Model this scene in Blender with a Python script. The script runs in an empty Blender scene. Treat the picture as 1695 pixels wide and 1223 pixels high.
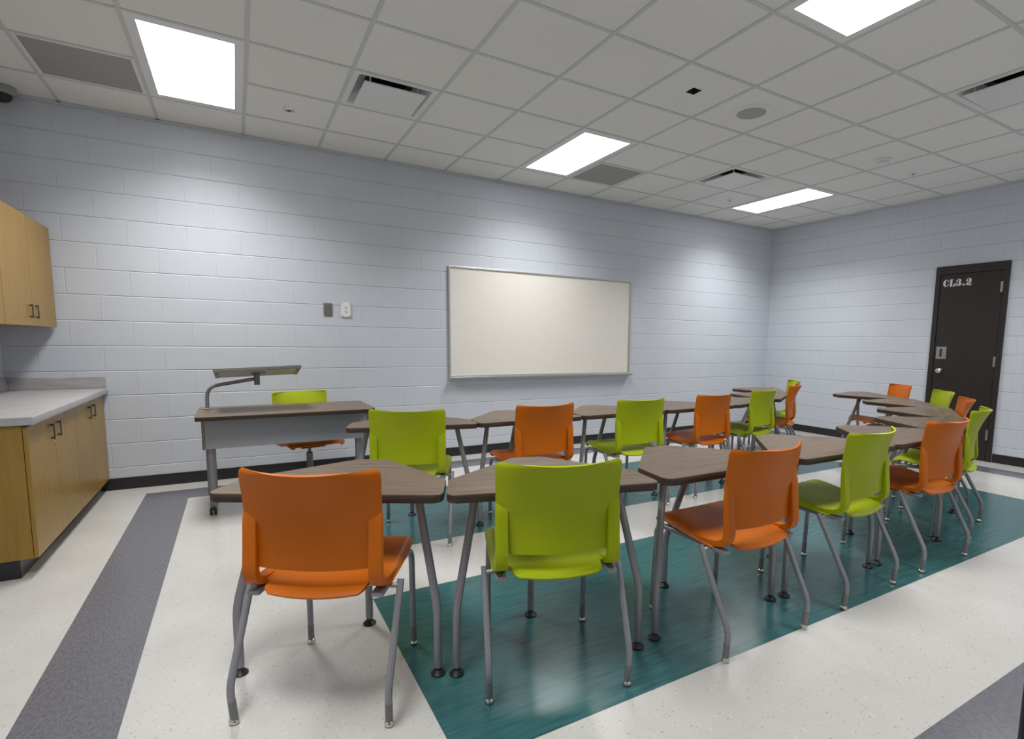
import bpy, bmesh, math, random
from mathutils import Vector, Matrix

random.seed(7)
S = bpy.context.scene
COL = S.collection
PI = math.pi

# ------------------------------------------------------------------ camera, world, exposure
W_PX = 1695.0
cam_data = bpy.data.cameras.new('camera')
cam = bpy.data.objects.new('camera', cam_data)
COL.objects.link(cam)
S.camera = cam
cam_data.sensor_fit = 'HORIZONTAL'
cam_data.sensor_width = 36.0
cam_data.lens = 883.366 / W_PX * 36.0
cam_data.shift_x = -62.05 / W_PX
cam_data.shift_y = 53.52 / W_PX
cam_data.clip_start = 0.02
YAW, PITCH, ROLL = 0.530198, -0.110169, 0.012455
fwd = Vector((math.sin(YAW) * math.cos(PITCH), math.cos(YAW) * math.cos(PITCH), math.sin(PITCH)))
rgt = Vector((math.cos(YAW), -math.sin(YAW), 0))
upv = rgt.cross(fwd)
r2 = rgt * math.cos(ROLL) + upv * math.sin(ROLL)
u2 = -rgt * math.sin(ROLL) + upv * math.cos(ROLL)
m = Matrix((r2, u2, -fwd)).transposed().to_4x4()
m.translation = Vector((1.08086, -5.60191, 1.272998))
cam.matrix_world = m

world = bpy.data.worlds.new('world')
S.world = world
world.use_nodes = True
world.node_tree.nodes['Background'].inputs[0].default_value = (0.75, 0.78, 0.85, 1)
world.node_tree.nodes['Background'].inputs[1].default_value = 0.10

S.view_settings.view_transform = 'Standard'
S.view_settings.look = 'None'
S.view_settings.gamma = 1.0
S.view_settings.use_curve_mapping = False
S.view_settings.exposure = 0.0
DIFFUSER_GLOW = 4.0
LAMP_WATTS = 30.0
LAMP_SPREAD = math.radians(128)
LAMP_COLOR = (1.0, 0.985, 0.965)

# ------------------------------------------------------------------ material helpers
class NT:
    def __init__(self, name, rough=0.5, metal=0.0, spec=0.5):
        self.m = bpy.data.materials.new(name)
        self.m.use_nodes = True
        self.t = self.m.node_tree
        self.b = self.t.nodes['Principled BSDF']
        self.b.inputs['Roughness'].default_value = rough
        self.b.inputs['Metallic'].default_value = metal
        self.b.inputs['Specular IOR Level'].default_value = spec
    def n(self, kind, **kw):
        nd = self.t.nodes.new(kind)
        for k, v in kw.items():
            if hasattr(nd, k):
                setattr(nd, k, v)
            else:
                nd.inputs[k.replace('_', ' ')].default_value = v
        return nd
    def l(self, a, b):
        self.t.links.new(a, b)
    def coord(self, scale=(1, 1, 1), loc=(0, 0, 0), rot=(0, 0, 0)):
        tc = self.n('ShaderNodeTexCoord')
        mp = self.n('ShaderNodeMapping')
        mp.inputs['Scale'].default_value = scale
        mp.inputs['Location'].default_value = loc
        mp.inputs['Rotation'].default_value = rot
        self.l(tc.outputs['Object'], mp.inputs['Vector'])
        return mp.outputs['Vector']
    def noise(self, vec, scale, detail=3, rough=0.5):
        nd = self.n('ShaderNodeTexNoise')
        nd.inputs['Scale'].default_value = scale
        nd.inputs['Detail'].default_value = detail
        nd.inputs['Roughness'].default_value = rough
        self.l(vec, nd.inputs['Vector'])
        return nd.outputs['Fac']
    def ramp(self, fac, stops):
        nd = self.n('ShaderNodeValToRGB')
        cr = nd.color_ramp
        while len(cr.elements) > 1:
            cr.elements.remove(cr.elements[-1])
        cr.elements[0].position = stops[0][0]
        c = stops[0][1]
        cr.elements[0].color = (*c, 1) if len(c) == 3 else c
        for p, c in stops[1:]:
            e = cr.elements.new(p)
            e.color = (*c, 1) if len(c) == 3 else c
        self.l(fac, nd.inputs['Fac'])
        return nd.outputs['Color']
    def mix(self, fac, a, b, mode='MIX'):
        nd = self.n('ShaderNodeMix')
        nd.data_type = 'RGBA'
        nd.blend_type = mode
        for sock, v in ((nd.inputs[0], fac), (nd.inputs[6], a), (nd.inputs[7], b)):
            if hasattr(v, 'is_linked') or hasattr(v, 'links'):
                self.l(v, sock)
            elif isinstance(v, tuple):
                sock.default_value = (*v, 1) if len(v) == 3 else v
            else:
                sock.default_value = v
        return nd.outputs[2]
    def math(self, op, a, b=None):
        nd = self.n('ShaderNodeMath', operation=op)
        for sock, v in ((nd.inputs[0], a), (nd.inputs[1], b)):
            if v is None:
                continue
            if hasattr(v, 'links'):
                self.l(v, sock)
            else:
                sock.default_value = v
        return nd.outputs[0]
    def color(self, c):
        if hasattr(c, 'links'):
            self.l(c, self.b.inputs['Base Color'])
        else:
            self.b.inputs['Base Color'].default_value = (*c, 1)
    def bump(self, h, strength, dist):
        nd = self.n('ShaderNodeBump')
        nd.inputs['Strength'].default_value = strength
        nd.inputs['Distance'].default_value = dist
        self.l(h, nd.inputs['Height'])
        self.l(nd.outputs['Normal'], self.b.inputs['Normal'])

def plain(name, c, rough=0.5, metal=0.0, spec=0.5, var=0.06, nscale=60, bump=0.0):
    t = NT(name, rough, metal, spec)
    f = t.noise(t.coord(), nscale)
    lo = tuple(max(0, x * (1 - var)) for x in c)
    hi = tuple(min(1, x * (1 + var)) for x in c)
    t.color(t.ramp(f, [(0.3, lo), (0.7, hi)]))
    if bump:
        t.bump(f, bump, 0.001)
    return t.m

def wall_material(name, axis, phase):
    t = NT(name, 0.42, 0, 0.4)
    tc = t.n('ShaderNodeTexCoord')
    sp = t.n('ShaderNodeSeparateXYZ')
    t.l(tc.outputs['Object'], sp.inputs[0])
    u = t.math('ADD', sp.outputs[axis], phase)
    v = t.math('ADD', sp.outputs[2], 0.018 + 0.2032 * 20)
    cb = t.n('ShaderNodeCombineXYZ')
    t.l(t.math('ADD', u, 0.4064 * 40), cb.inputs[0])
    t.l(v, cb.inputs[1])
    br = t.n('ShaderNodeTexBrick')
    br.offset = 0.5
    br.offset_frequency = 2
    br.squash = 1.0
    br.inputs['Scale'].default_value = 1.0
    br.inputs['Brick Width'].default_value = 0.4064
    br.inputs['Row Height'].default_value = 0.2032
    br.inputs['Mortar Size'].default_value = 0.0050
    br.inputs['Mortar Smooth'].default_value = 0.6
    br.inputs['Bias'].default_value = 0.0
    t.l(cb.outputs[0], br.inputs['Vector'])
    base = (0.590, 0.628, 0.692)
    nz = t.noise(tc.outputs['Object'], 1.3, 2)
    c = t.ramp(nz, [(0.35, tuple(x * 0.975 for x in base)), (0.65, tuple(min(1, x * 1.02) for x in base))])
    c = t.mix(t.math('MULTIPLY', br.outputs['Fac'], 0.08), c, (0.52, 0.54, 0.59))
    t.color(c)
    pit = t.noise(tc.outputs['Object'], 140, 4, 0.7)
    fz = t.math('ABSOLUTE', t.math('SUBTRACT', t.math('FRACT', t.math('ADD', t.math('DIVIDE', v, 0.2032), 0.5)), 0.5))
    bed = t.math('MAXIMUM', t.math('SUBTRACT', 1.0, t.math('DIVIDE', fz, 0.030)), 0.0)
    h = t.math('ADD', t.math('MULTIPLY', br.outputs['Fac'], -0.45), t.math('MULTIPLY', pit, 0.24))
    h = t.math('SUBTRACT', h, t.math('MULTIPLY', bed, 0.95))
    if axis == 0:
        jd = t.math('ABSOLUTE', t.math('SUBTRACT', sp.outputs[0], 0.899))
        j = t.math('LESS_THAN', jd, 0.006)
        h = t.math('SUBTRACT', h, t.math('MULTIPLY', j, 0.8))
    t.bump(h, 0.7, 0.0045)
    return t.m

def tile_seams(t, vec_obj):
    sp = t.n('ShaderNodeSeparateXYZ')
    t.l(vec_obj, sp.inputs[0])
    out = None
    for i, off in ((0, -0.392), (1, 0.245)):
        a = t.math('ADD', sp.outputs[i], off + 0.3048 * 40)
        fr = t.math('FRACT', t.math('DIVIDE', a, 0.3048))
        d = t.math('ABSOLUTE', t.math('SUBTRACT', fr, 0.5))
        s = t.math('GREATER_THAN', d, 0.4968)
        out = s if out is None else t.math('MAXIMUM', out, s)
    return out

def floor_material(kind):
    t = NT('floor_' + kind, 0.2, 0, 0.5)
    tc = t.n('ShaderNodeTexCoord')
    ob = tc.outputs['Object']
    seam = tile_seams(t, ob)
    if kind == 'white':
        f = t.noise(ob, 3.0, 3)
        c = t.ramp(f, [(0.3, (0.545, 0.535, 0.512)), (0.7, (0.595, 0.585, 0.562))])
        mp = t.coord((60, 120, 40), rot=(0, 0, 0.5))
        fl = t.noise(mp, 1.0, 1.5)
        c = t.mix(t.ramp(fl, [(0.665, (0, 0, 0)), (0.72, (0.75, 0.75, 0.75))]), c, (0.22, 0.215, 0.215))
        mp2 = t.coord((70, 30, 40), loc=(3, 7, 0))
        fl2 = t.noise(mp2, 1.0, 1)
        c = t.mix(t.ramp(fl2, [(0.70, (0, 0, 0)), (0.74, (0.6, 0.6, 0.6))]), c, (0.70, 0.69, 0.67))
        c = t.mix(t.math('MULTIPLY', seam, 0.30), c, (0.36, 0.32, 0.30))
    elif kind == 'grey':
        mp = t.coord((120, 46, 40), rot=(0, 0, -0.4))
        f = t.noise(mp, 1.0, 4, 0.6)
        c = t.ramp(f, [(0.3, (0.108, 0.107, 0.126)), (0.7, (0.182, 0.180, 0.206))])
        c = t.mix(t.math('MULTIPLY', seam, 0.12), c, (0.1, 0.1, 0.12))
    else:
        mp = t.coord((5, 55, 40), rot=(0, 0, 0.12))
        f = t.noise(mp, 1.0, 4, 0.6)
        c = t.ramp(f, [(0.28, (0.018, 0.070, 0.076)), (0.46, (0.030, 0.112, 0.118)), (0.75, (0.048, 0.150, 0.156))])
        c = t.mix(t.math('MULTIPLY', seam, 0.25), c, (0.012, 0.045, 0.05))
    t.color(c)
    r = t.noise(ob, 9, 3)
    mr = t.n('ShaderNodeMapRange')
    mr.inputs['To Min'].default_value = 0.17
    mr.inputs['To Max'].default_value = 0.27
    t.l(r, mr.inputs['Value'])
    t.l(mr.outputs[0], t.b.inputs['Roughness'])
    wav = t.noise(ob, 14, 2)
    t.bump(wav, 0.02, 0.003)
    return t.m

def wood(name, dark, mid, light, scale, rough=0.35, rnd=True, spec=0.4):
    t = NT(name, rough, 0, spec)
    tc = t.n('ShaderNodeTexCoord')
    src = tc.outputs['Object']
    if rnd:
        oi = t.n('ShaderNodeObjectInfo')
        cb = t.n('ShaderNodeCombineXYZ')
        k = t.math('MULTIPLY', oi.outputs['Random'], 37.0)
        for i in range(3):
            t.l(k, cb.inputs[i])
        ad = t.n('ShaderNodeVectorMath', operation='ADD')
        t.l(src, ad.inputs[0])
        t.l(cb.outputs[0], ad.inputs[1])
        src = ad.outputs[0]
    mp = t.n('ShaderNodeMapping')
    mp.inputs['Scale'].default_value = scale
    t.l(src, mp.inputs['Vector'])
    f = t.noise(mp.outputs['Vector'], 1.0, 6, 0.62)
    c = t.ramp(f, [(0.28, dark), (0.48, mid), (0.72, light)])
    t.color(c)
    t.bump(f, 0.05, 0.001)
    return t.m

M = {}
M['wall_x'] = wall_material('painted_block_back', 0, -0.1488)
M['wall_y'] = wall_material('painted_block_side', 1, 0.1)
M['floor_white'] = floor_material('white')
M['floor_grey'] = floor_material('grey')
M['floor_teal'] = floor_material('teal')
M['orange'] = plain('orange_plastic', (0.55, 0.128, 0.001), 0.48, 0, 0.28, 0.05, 240, 0.12)
M['green'] = plain('lime_plastic', (0.350, 0.425, 0.001), 0.48, 0, 0.28, 0.05, 240, 0.12)
M['legmetal'] = plain('silver_painted_steel', (0.285, 0.283, 0.303), 0.38, 0.35, 0.5, 0.06, 300, 0.06)
M['darkmetal'] = plain('dark_grey_metal', (0.20, 0.195, 0.19), 0.4, 0.6, 0.5)
M['pull'] = plain('dark_pull_metal', (0.11, 0.11, 0.115), 0.35, 0.6, 0.5)
M['chrome'] = plain('chrome', (0.78, 0.74, 0.66), 0.12, 1.0, 0.5, 0.02)
M['steel'] = plain('brushed_steel', (0.42, 0.42, 0.41), 0.3, 0.9, 0.5, 0.08, 90)
M['sleeve'] = plain('grey_leg_sleeve', (0.19, 0.19, 0.195), 0.45)
M['black'] = plain('black_rubber', (0.012, 0.012, 0.013), 0.4)
M['basebd'] = plain('black_vinyl_base', (0.016, 0.015, 0.016), 0.35)
M['tabletop'] = wood('walnut_laminate', (0.072, 0.047, 0.030), (0.140, 0.098, 0.066), (0.204, 0.151, 0.107), (3.6, 62, 20), 0.38, True, 0.3)
M['tableedge'] = wood('walnut_edge_band', (0.034, 0.022, 0.016), (0.056, 0.038, 0.028), (0.080, 0.056, 0.043), (4, 4, 120), 0.5, True, 0.25)
M['maple'] = wood('maple_veneer', (0.250, 0.140, 0.022), (0.305, 0.178, 0.030), (0.350, 0.212, 0.042), (38, 38, 2.2), 0.35)
M['maple_edge'] = wood('maple_edge', (0.30, 0.155, 0.035), (0.345, 0.185, 0.045), (0.38, 0.21, 0.055), (30, 30, 2), 0.4)
M['cabdark'] = plain('cabinet_gap', (0.02, 0.014, 0.008), 0.7)
M['counter'] = wood('grey_linear_laminate', (0.31, 0.302, 0.308), (0.395, 0.385, 0.390), (0.48, 0.47, 0.47), (7, 60, 30), 0.4, False)
M['board'] = plain('whiteboard_enamel', (0.80, 0.765, 0.715), 0.22, 0, 0.5, 0.015, 30)
M['alu'] = plain('aluminium_trim', (0.56, 0.56, 0.55), 0.35, 0.75, 0.5, 0.03)
M['whitepl'] = plain('white_plastic', (0.80, 0.80, 0.80), 0.35, 0, 0.5, 0.02)
M['whitemetal'] = plain('white_enamelled_metal', (0.78, 0.78, 0.79), 0.4, 0, 0.5, 0.02)
M['slot'] = plain('dark_slot', (0.02, 0.02, 0.02), 0.6)
M['doorpaint'] = plain('dark_brown_door_paint', (0.026, 0.022, 0.021), 0.42, 0, 0.4, 0.12, 160, 0.1)
M['frameblk'] = plain('black_frame_paint', (0.015, 0.013, 0.014), 0.4)
M['letter'] = plain('white_stencil_paint', (0.72, 0.70, 0.68), 0.6, 0, 0.3, 0.05)
M['panelgrey'] = plain('grey_painted_panel', (0.36, 0.37, 0.40), 0.42, 0.0, 0.4, 0.06, 200, 0.08)
M['screen'] = plain('pale_panel_back', (0.62, 0.61, 0.55), 0.5, 0, 0.3)
M['duct'] = plain('duct_dark', (0.035, 0.033, 0.033), 0.7)
M['ductmid'] = plain('duct_grey', (0.16, 0.155, 0.15), 0.6)
M['tbar'] = plain('ceiling_tee_bar', (0.61, 0.615, 0.595), 0.5, 0, 0.3, 0.03)

t = NT('acoustic_ceiling_tile', 0.9, 0, 0.15)
v = t.coord()
fn = t.noise(v, 220, 4, 0.7)
bn = t.noise(v, 2.2, 2)
c = t.ramp(fn, [(0.35, (0.77, 0.76, 0.735)), (0.65, (0.90, 0.89, 0.865))])
c = t.mix(t.ramp(bn, [(0.35, (0.0, 0.0, 0.0)), (0.7, (0.22, 0.22, 0.22))]), c, (0.77, 0.76, 0.735))
t.color(c)
t.bump(fn, 0.35, 0.002)
M['tile'] = t.m

t = NT('perforated_grille', 0.6, 0.2, 0.4)
v = t.coord()
vo = t.n('ShaderNodeTexVoronoi')
vo.inputs['Scale'].default_value = 170
vo.inputs['Randomness'].default_value = 0.0
t.l(v, vo.inputs['Vector'])
t.color(t.ramp(vo.outputs['Distance'], [(0.32, (0.12, 0.117, 0.113)), (0.42, (0.55, 0.54, 0.52))]))
M['grille'] = t.m

t = NT('led_diffuser', 0.6)
t.color((0.9, 0.9, 0.9))
t.b.inputs['Emission Color'].default_value = (*LAMP_COLOR, 1)
t.b.inputs['Emission Strength'].default_value = DIFFUSER_GLOW
M['led'] = t.m

# ------------------------------------------------------------------ geometry helpers
def link(name, bm, mats, parent=None, loc=None, smooth=False, angle=35):
    me = bpy.data.meshes.new(name)
    bmesh.ops.recalc_face_normals(bm, faces=bm.faces)
    bm.to_mesh(me)
    bm.free()
    for mm in (mats if isinstance(mats, (list, tuple)) else [mats]):
        me.materials.append(M[mm] if isinstance(mm, str) else mm)
    if smooth:
        for p in me.polygons:
            p.use_smooth = True
        me.set_sharp_from_angle(angle=math.radians(angle))
    o = bpy.data.objects.new(name, me)
    COL.objects.link(o)
    if parent:
        o.parent = parent
    if loc:
        o.location = loc
    return o

def thing(name, label, cat, loc=(0, 0, 0), rz=0.0, group=None):
    o = bpy.data.objects.new(name, None)
    o.empty_display_size = 0.1
    COL.objects.link(o)
    o.location = loc
    o.rotation_euler = (0, 0, rz)
    tag(o, label, cat, group)
    return o

def tag(o, label, cat, group=None):
    o['label'] = label
    o['category'] = cat
    if group:
        o['group'] = group
    return o

def struct(o, label=None, cat=None):
    o['kind'] = 'structure'
    if label:
        o['label'] = label
    if cat:
        o['category'] = cat
    return o

def children(o):
    return [c for c in bpy.data.objects if c.parent == o]

def dup(root, loc, rz, label, group=None):
    r = root.copy()
    COL.objects.link(r)
    r.location = loc
    r.rotation_euler = (0, 0, rz)
    r['label'] = label
    if group:
        r['group'] = group
    for ch in children(root):
        c = ch.copy()
        COL.objects.link(c)
        c.parent = r
        for g in children(ch):
            d = g.copy()
            COL.objects.link(d)
            d.parent = c
    return r

def box(bm, c, s, bev=0.0, seg=2, mat=0, rot=None):
    r = bmesh.ops.create_cube(bm, size=1.0)
    vs = r['verts']
    for v_ in vs:
        v_.co = Vector((v_.co.x * s[0], v_.co.y * s[1], v_.co.z * s[2]))
    fs = list({f for v_ in vs for f in v_.link_faces})
    if bev > 0:
        es = list({e for v_ in vs for e in v_.link_edges})
        rr = bmesh.ops.bevel(bm, geom=es, offset=min(bev, min(s) * 0.45), segments=seg, affect='EDGES', profile=0.5)
        vs = list({v_ for f in rr['faces'] for v_ in f.verts} | {v_ for v_ in vs if v_.is_valid})
    for v_ in vs:
        if rot is not None:
            v_.co = rot @ v_.co
        v_.co += Vector(c)
    for v_ in vs:
        for f in v_.link_faces:
            f.material_index = mat

def boxb(lo, hi, bev=0.0, seg=2, mat=0, bm=None):
    bm = bm or bmesh.new()
    c = [(a + b) / 2 for a, b in zip(lo, hi)]
    s = [abs(b - a) for a, b in zip(lo, hi)]
    box(bm, c, s, bev, seg, mat)
    return bm

def lathe(bm, prof, c=(0, 0, 0), seg=20, rot=None, mat=0):
    rings = []
    for r, z in prof:
        if r < 1e-6:
            p = Vector((0, 0, z))
            if rot is not None:
                p = rot @ p
            rings.append([bm.verts.new(p + Vector(c))])
        else:
            ring = []
            for k in range(seg):
                a = 2 * PI * k / seg
                p = Vector((r * math.cos(a), r * math.sin(a), z))
                if rot is not None:
                    p = rot @ p
                ring.append(bm.verts.new(p + Vector(c)))
            rings.append(ring)
    for a, b in zip(rings[:-1], rings[1:]):
        if len(a) == 1 and len(b) == 1:
            continue
        for k in range(seg):
            k2 = (k + 1) % seg
            if len(a) == 1:
                f = bm.faces.new((a[0], b[k], b[k2]))
            elif len(b) == 1:
                f = bm.faces.new((a[k], a[k2], b[0]))
            else:
                f = bm.faces.new((a[k], a[k2], b[k2], b[k]))
            f.material_index = mat
    return bm

def fillet(pts, rad, n=6):
    pts = [Vector(p) for p in pts]
    out = [pts[0]]
    for i in range(1, len(pts) - 1):
        p = pts[i]
        a = (pts[i - 1] - p)
        b = (pts[i + 1] - p)
        la, lb = a.length, b.length
        a.normalize()
        b.normalize()
        d = min(rad, la * 0.48, lb * 0.48)
        p0, p2 = p + a * d, p + b * d
        for k in range(n + 1):
            s = k / n
            out.append(p0 * (1 - s) ** 2 + p * 2 * s * (1 - s) + p2 * s ** 2)
    out.append(pts[-1])
    return out

def tube(bm, pts, rad, seg=14, mat=0, caps=True):
    pts = [Vector(p) for p in pts]
    rr = rad if isinstance(rad, (list, tuple)) else [rad] * len(pts)
    prev_n = None
    rings = []
    for i, p in enumerate(pts):
        if i == 0:
            d = pts[1] - p
        elif i == len(pts) - 1:
            d = p - pts[i - 1]
        else:
            d = (pts[i + 1] - p).normalized() + (p - pts[i - 1]).normalized()
        d.normalize()
        if prev_n is None:
            ref = Vector((0, 0, 1)) if abs(d.z) < 0.9 else Vector((1, 0, 0))
            nn = d.cross(ref).normalized()
        else:
            nn = (prev_n - d * prev_n.dot(d)).normalized()
        prev_n = nn
        bb = d.cross(nn)
        rings.append([bm.verts.new(p + (nn * math.cos(2 * PI * k / seg) + bb * math.sin(2 * PI * k / seg)) * rr[i]) for k in range(seg)])
    for a, b in zip(rings[:-1], rings[1:]):
        for k in range(seg):
            k2 = (k + 1) % seg
            f = bm.faces.new((a[k], a[k2], b[k2], b[k]))
            f.material_index = mat
    if caps:
        for r in (rings[0], rings[-1]):
            f = bm.faces.new(r)
            f.material_index = mat
    return bm

def rounded_poly(pts, rads, n=6):
    out = []
    L = len(pts)
    for i in range(L):
        p = Vector(pts[i])
        a = (Vector(pts[i - 1]) - p)
        b = (Vector(pts[(i + 1) % L]) - p)
        la, lb = a.length, b.length
        a.normalize()
        b.normalize()
        ang = a.angle(b)
        d = min(rads[i] / math.tan(ang / 2), la * 0.45, lb * 0.45)
        p0, p2 = p + a * d, p + b * d
        for k in range(n + 1):
            s = k / n
            out.append(p0 * (1 - s) ** 2 + p * 2 * s * (1 - s) + p2 * s ** 2)
    return out

def slab(bm, poly, z0, z1, ease=0.003, mat_top=0, mat_side=1):
    n = len(poly)
    cx = sum(p.x for p in poly) / n
    cy = sum(p.y for p in poly) / n
    def ring(z, ins):
        vs = []
        for p in poly:
            d = Vector((p.x - cx, p.y - cy))
            k = 1 - ins / max(d.length, 1e-6)
            vs.append(bm.verts.new((cx + d.x * k, cy + d.y * k, z)))
        return vs
    rs = [ring(z0, ease), ring(z0 + ease, 0), ring(z1 - ease, 0), ring(z1, ease)]
    for i, (a, b) in enumerate(zip(rs[:-1], rs[1:])):
        for k in range(n):
            k2 = (k + 1) % n
            f = bm.faces.new((a[k], a[k2], b[k2], b[k]))
            f.material_index = mat_side if i < 2 else mat_top
    f = bm.faces.new(rs[0][::-1]); f.material_index = mat_side
    f = bm.faces.new(rs[3]); f.material_index = mat_top
    return bm

def grid_surface(fn, us, vs, thick):
    """two-sided sheet: fn(u, v) -> Vector, closed with a rim"""
    bm = bmesh.new()
    P = [[fn(u, v) for u in us] for v in vs]
    nv, nu = len(vs), len(us)
    N = [[None] * nu for _ in range(nv)]
    for j in range(nv):
        for i in range(nu):
            a = P[j][min(i + 1, nu - 1)] - P[j][max(i - 1, 0)]
            b = P[min(j + 1, nv - 1)][i] - P[max(j - 1, 0)][i]
            N[j][i] = a.cross(b).normalized()
    T = [[bm.verts.new(P[j][i] + N[j][i] * thick / 2) for i in range(nu)] for j in range(nv)]
    B = [[bm.verts.new(P[j][i] - N[j][i] * thick / 2) for i in range(nu)] for j in range(nv)]
    for j in range(nv - 1):
        for i in range(nu - 1):
            bm.faces.new((T[j][i], T[j][i + 1], T[j + 1][i + 1], T[j + 1][i]))
            bm.faces.new((B[j][i], B[j + 1][i], B[j + 1][i + 1], B[j][i + 1]))
    for i in range(nu - 1):
        bm.faces.new((T[0][i], B[0][i], B[0][i + 1], T[0][i + 1]))
        bm.faces.new((T[-1][i], T[-1][i + 1], B[-1][i + 1], B[-1][i]))
    for j in range(nv - 1):
        bm.faces.new((T[j][0], T[j + 1][0], B[j + 1][0], B[j][0]))
        bm.faces.new((T[j][-1], B[j][-1], B[j + 1][-1], T[j + 1][-1]))
    return bm

def lerp_tab(tab, x):
    if x <= tab[0][0]:
        return tab[0][1]
    for (a, fa), (b, fb) in zip(tab[:-1], tab[1:]):
        if x <= b:
            s = (x - a) / (b - a)
            return fa + (fb - fa) * s
    return tab[-1][1]

def smooth_tab(tab, x):
    """Catmull-Rom through a table"""
    if x <= tab[0][0]:
        return tab[0][1]
    if x >= tab[-1][0]:
        return tab[-1][1]
    for i in range(len(tab) - 1):
        if tab[i][0] <= x <= tab[i + 1][0]:
            x0, p1 = tab[i]
            x1, p2 = tab[i + 1]
            h = x1 - x0
            m1 = (p2 - tab[i - 1][1]) / (x1 - tab[i - 1][0]) if i > 0 else (p2 - p1) / h
            m2 = (tab[i + 2][1] - p1) / (tab[i + 2][0] - x0) if i + 2 < len(tab) else (p2 - p1) / h
            s = (x - x0) / h
            return ((2 * s**3 - 3 * s**2 + 1) * p1 + (s**3 - 2 * s**2 + s) * h * m1 +
                    (-2 * s**3 + 3 * s**2) * p2 + (s**3 - s**2) * h * m2)

# ------------------------------------------------------------------ room shell
XL, XR, YB, YF, HC = -0.455, 8.352, 0.0, -5.42, 3.0534

# floor: one sheet, tile colours laid out on the 12 inch tile lattice
def lx(k): return 0.392 + 0.3048 * k
def ly(k): return -0.245 - 0.3048 * k
xs = sorted({XL - 0.1, XR + 0.1, lx(0), lx(1), lx(4), lx(21), lx(24), lx(25)})
ys = sorted({YF - 0.3, YB + 0.1, ly(0), ly(1), ly(3), ly(7), ly(9), ly(13), ly(15), ly(16)})
bm = bmesh.new()
gv = {(x, y): bm.verts.new((x, y, 0)) for x in xs for y in ys}
for xa, xb in zip(xs[:-1], xs[1:]):
    for ya, yb in zip(ys[:-1], ys[1:]):
        f = bm.faces.new((gv[xa, ya], gv[xb, ya], gv[xb, yb], gv[xa, yb]))
        cx, cy = (xa + xb) / 2, (ya + yb) / 2
        mi = 0
        if lx(0) < cx < lx(25) and ly(16) < cy < ly(0) and not (lx(1) < cx < lx(24) and ly(15) < cy < ly(1)):
            mi = 1
        if lx(4) < cx < lx(21) and (ly(7) < cy < ly(3) or ly(13) < cy < ly(9)):
            mi = 2
        f.material_index = mi
floor = link('floor', bm, ['floor_white', 'floor_grey', 'floor_teal'])
struct(floor)
for p in floor.data.polygons:
    if p.normal.z < 0:
        p.flip()

struct(link('wall_back', boxb((XL - 0.2, YB, -0.02), (XR + 0.2, YB + 0.2, HC + 0.12)), 'wall_x'))
struct(link('wall_right', boxb((XR, YF - 0.2, -0.02), (XR + 0.2, YB, HC + 0.12)), 'wall_y'))
struct(link('wall_left', boxb((XL - 0.2, YF - 0.2, -0.02), (XL, YB, HC + 0.12)), 'wall_y'))
DX0, DX1, DZ = 0.760, 1.755, 2.18
bm = boxb((XL, YF - 0.2, -0.02), (DX0, YF, HC + 0.12))
boxb((DX1, YF - 0.2, -0.02), (XR, YF, HC + 0.12), bm=bm)
boxb((DX0, YF - 0.2, DZ), (DX1, YF, HC + 0.12), bm=bm)
struct(link('wall_front', bm, 'wall_x'))
# entrance door frame around the camera
fr = thing('door_2', 'black steel frame of the doorway at the right edge of the view', 'door')
struct(fr)
link('jamb', boxb((DX0, YF - 0.2, 0), (DX0 + 0.04, YF, DZ - 0.04), 0.003), 'frameblk', fr)
link('jamb', boxb((DX1 - 0.04, YF - 0.2, 0), (DX1, YF, DZ - 0.04), 0.003), 'frameblk', fr)
link('header', boxb((DX0, YF - 0.2, DZ - 0.04), (DX1, YF, DZ), 0.003), 'frameblk', fr)

# baseboards
BH, BT = 0.1, 0.008
CAB_X = 0.125
def baseboard(name, lo, hi):
    struct(link(name, boxb(lo, hi, 0.003), 'basebd'))
baseboard('baseboard_back', (CAB_X - 0.06, YB - BT, 0), (XR, YB, BH))
bm = boxb((XR - BT, -2.315, 0), (XR, YB - BT, BH), 0.003)
boxb((XR - BT, YF, 0), (XR, -3.035, BH), 0.003, bm=bm)
struct(link('baseboard_right', bm, 'basebd'))
baseboard('baseboard_left', (XL, YF, 0), (XL + BT, -1.90, BH))
bm = boxb((XL + BT, YF, 0), (DX0, YF + BT, BH), 0.003)
boxb((DX1, YF, 0), (XR - BT, YF + BT, BH), 0.003, bm=bm)
struct(link('baseboard_front', bm, 'basebd'))

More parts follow.
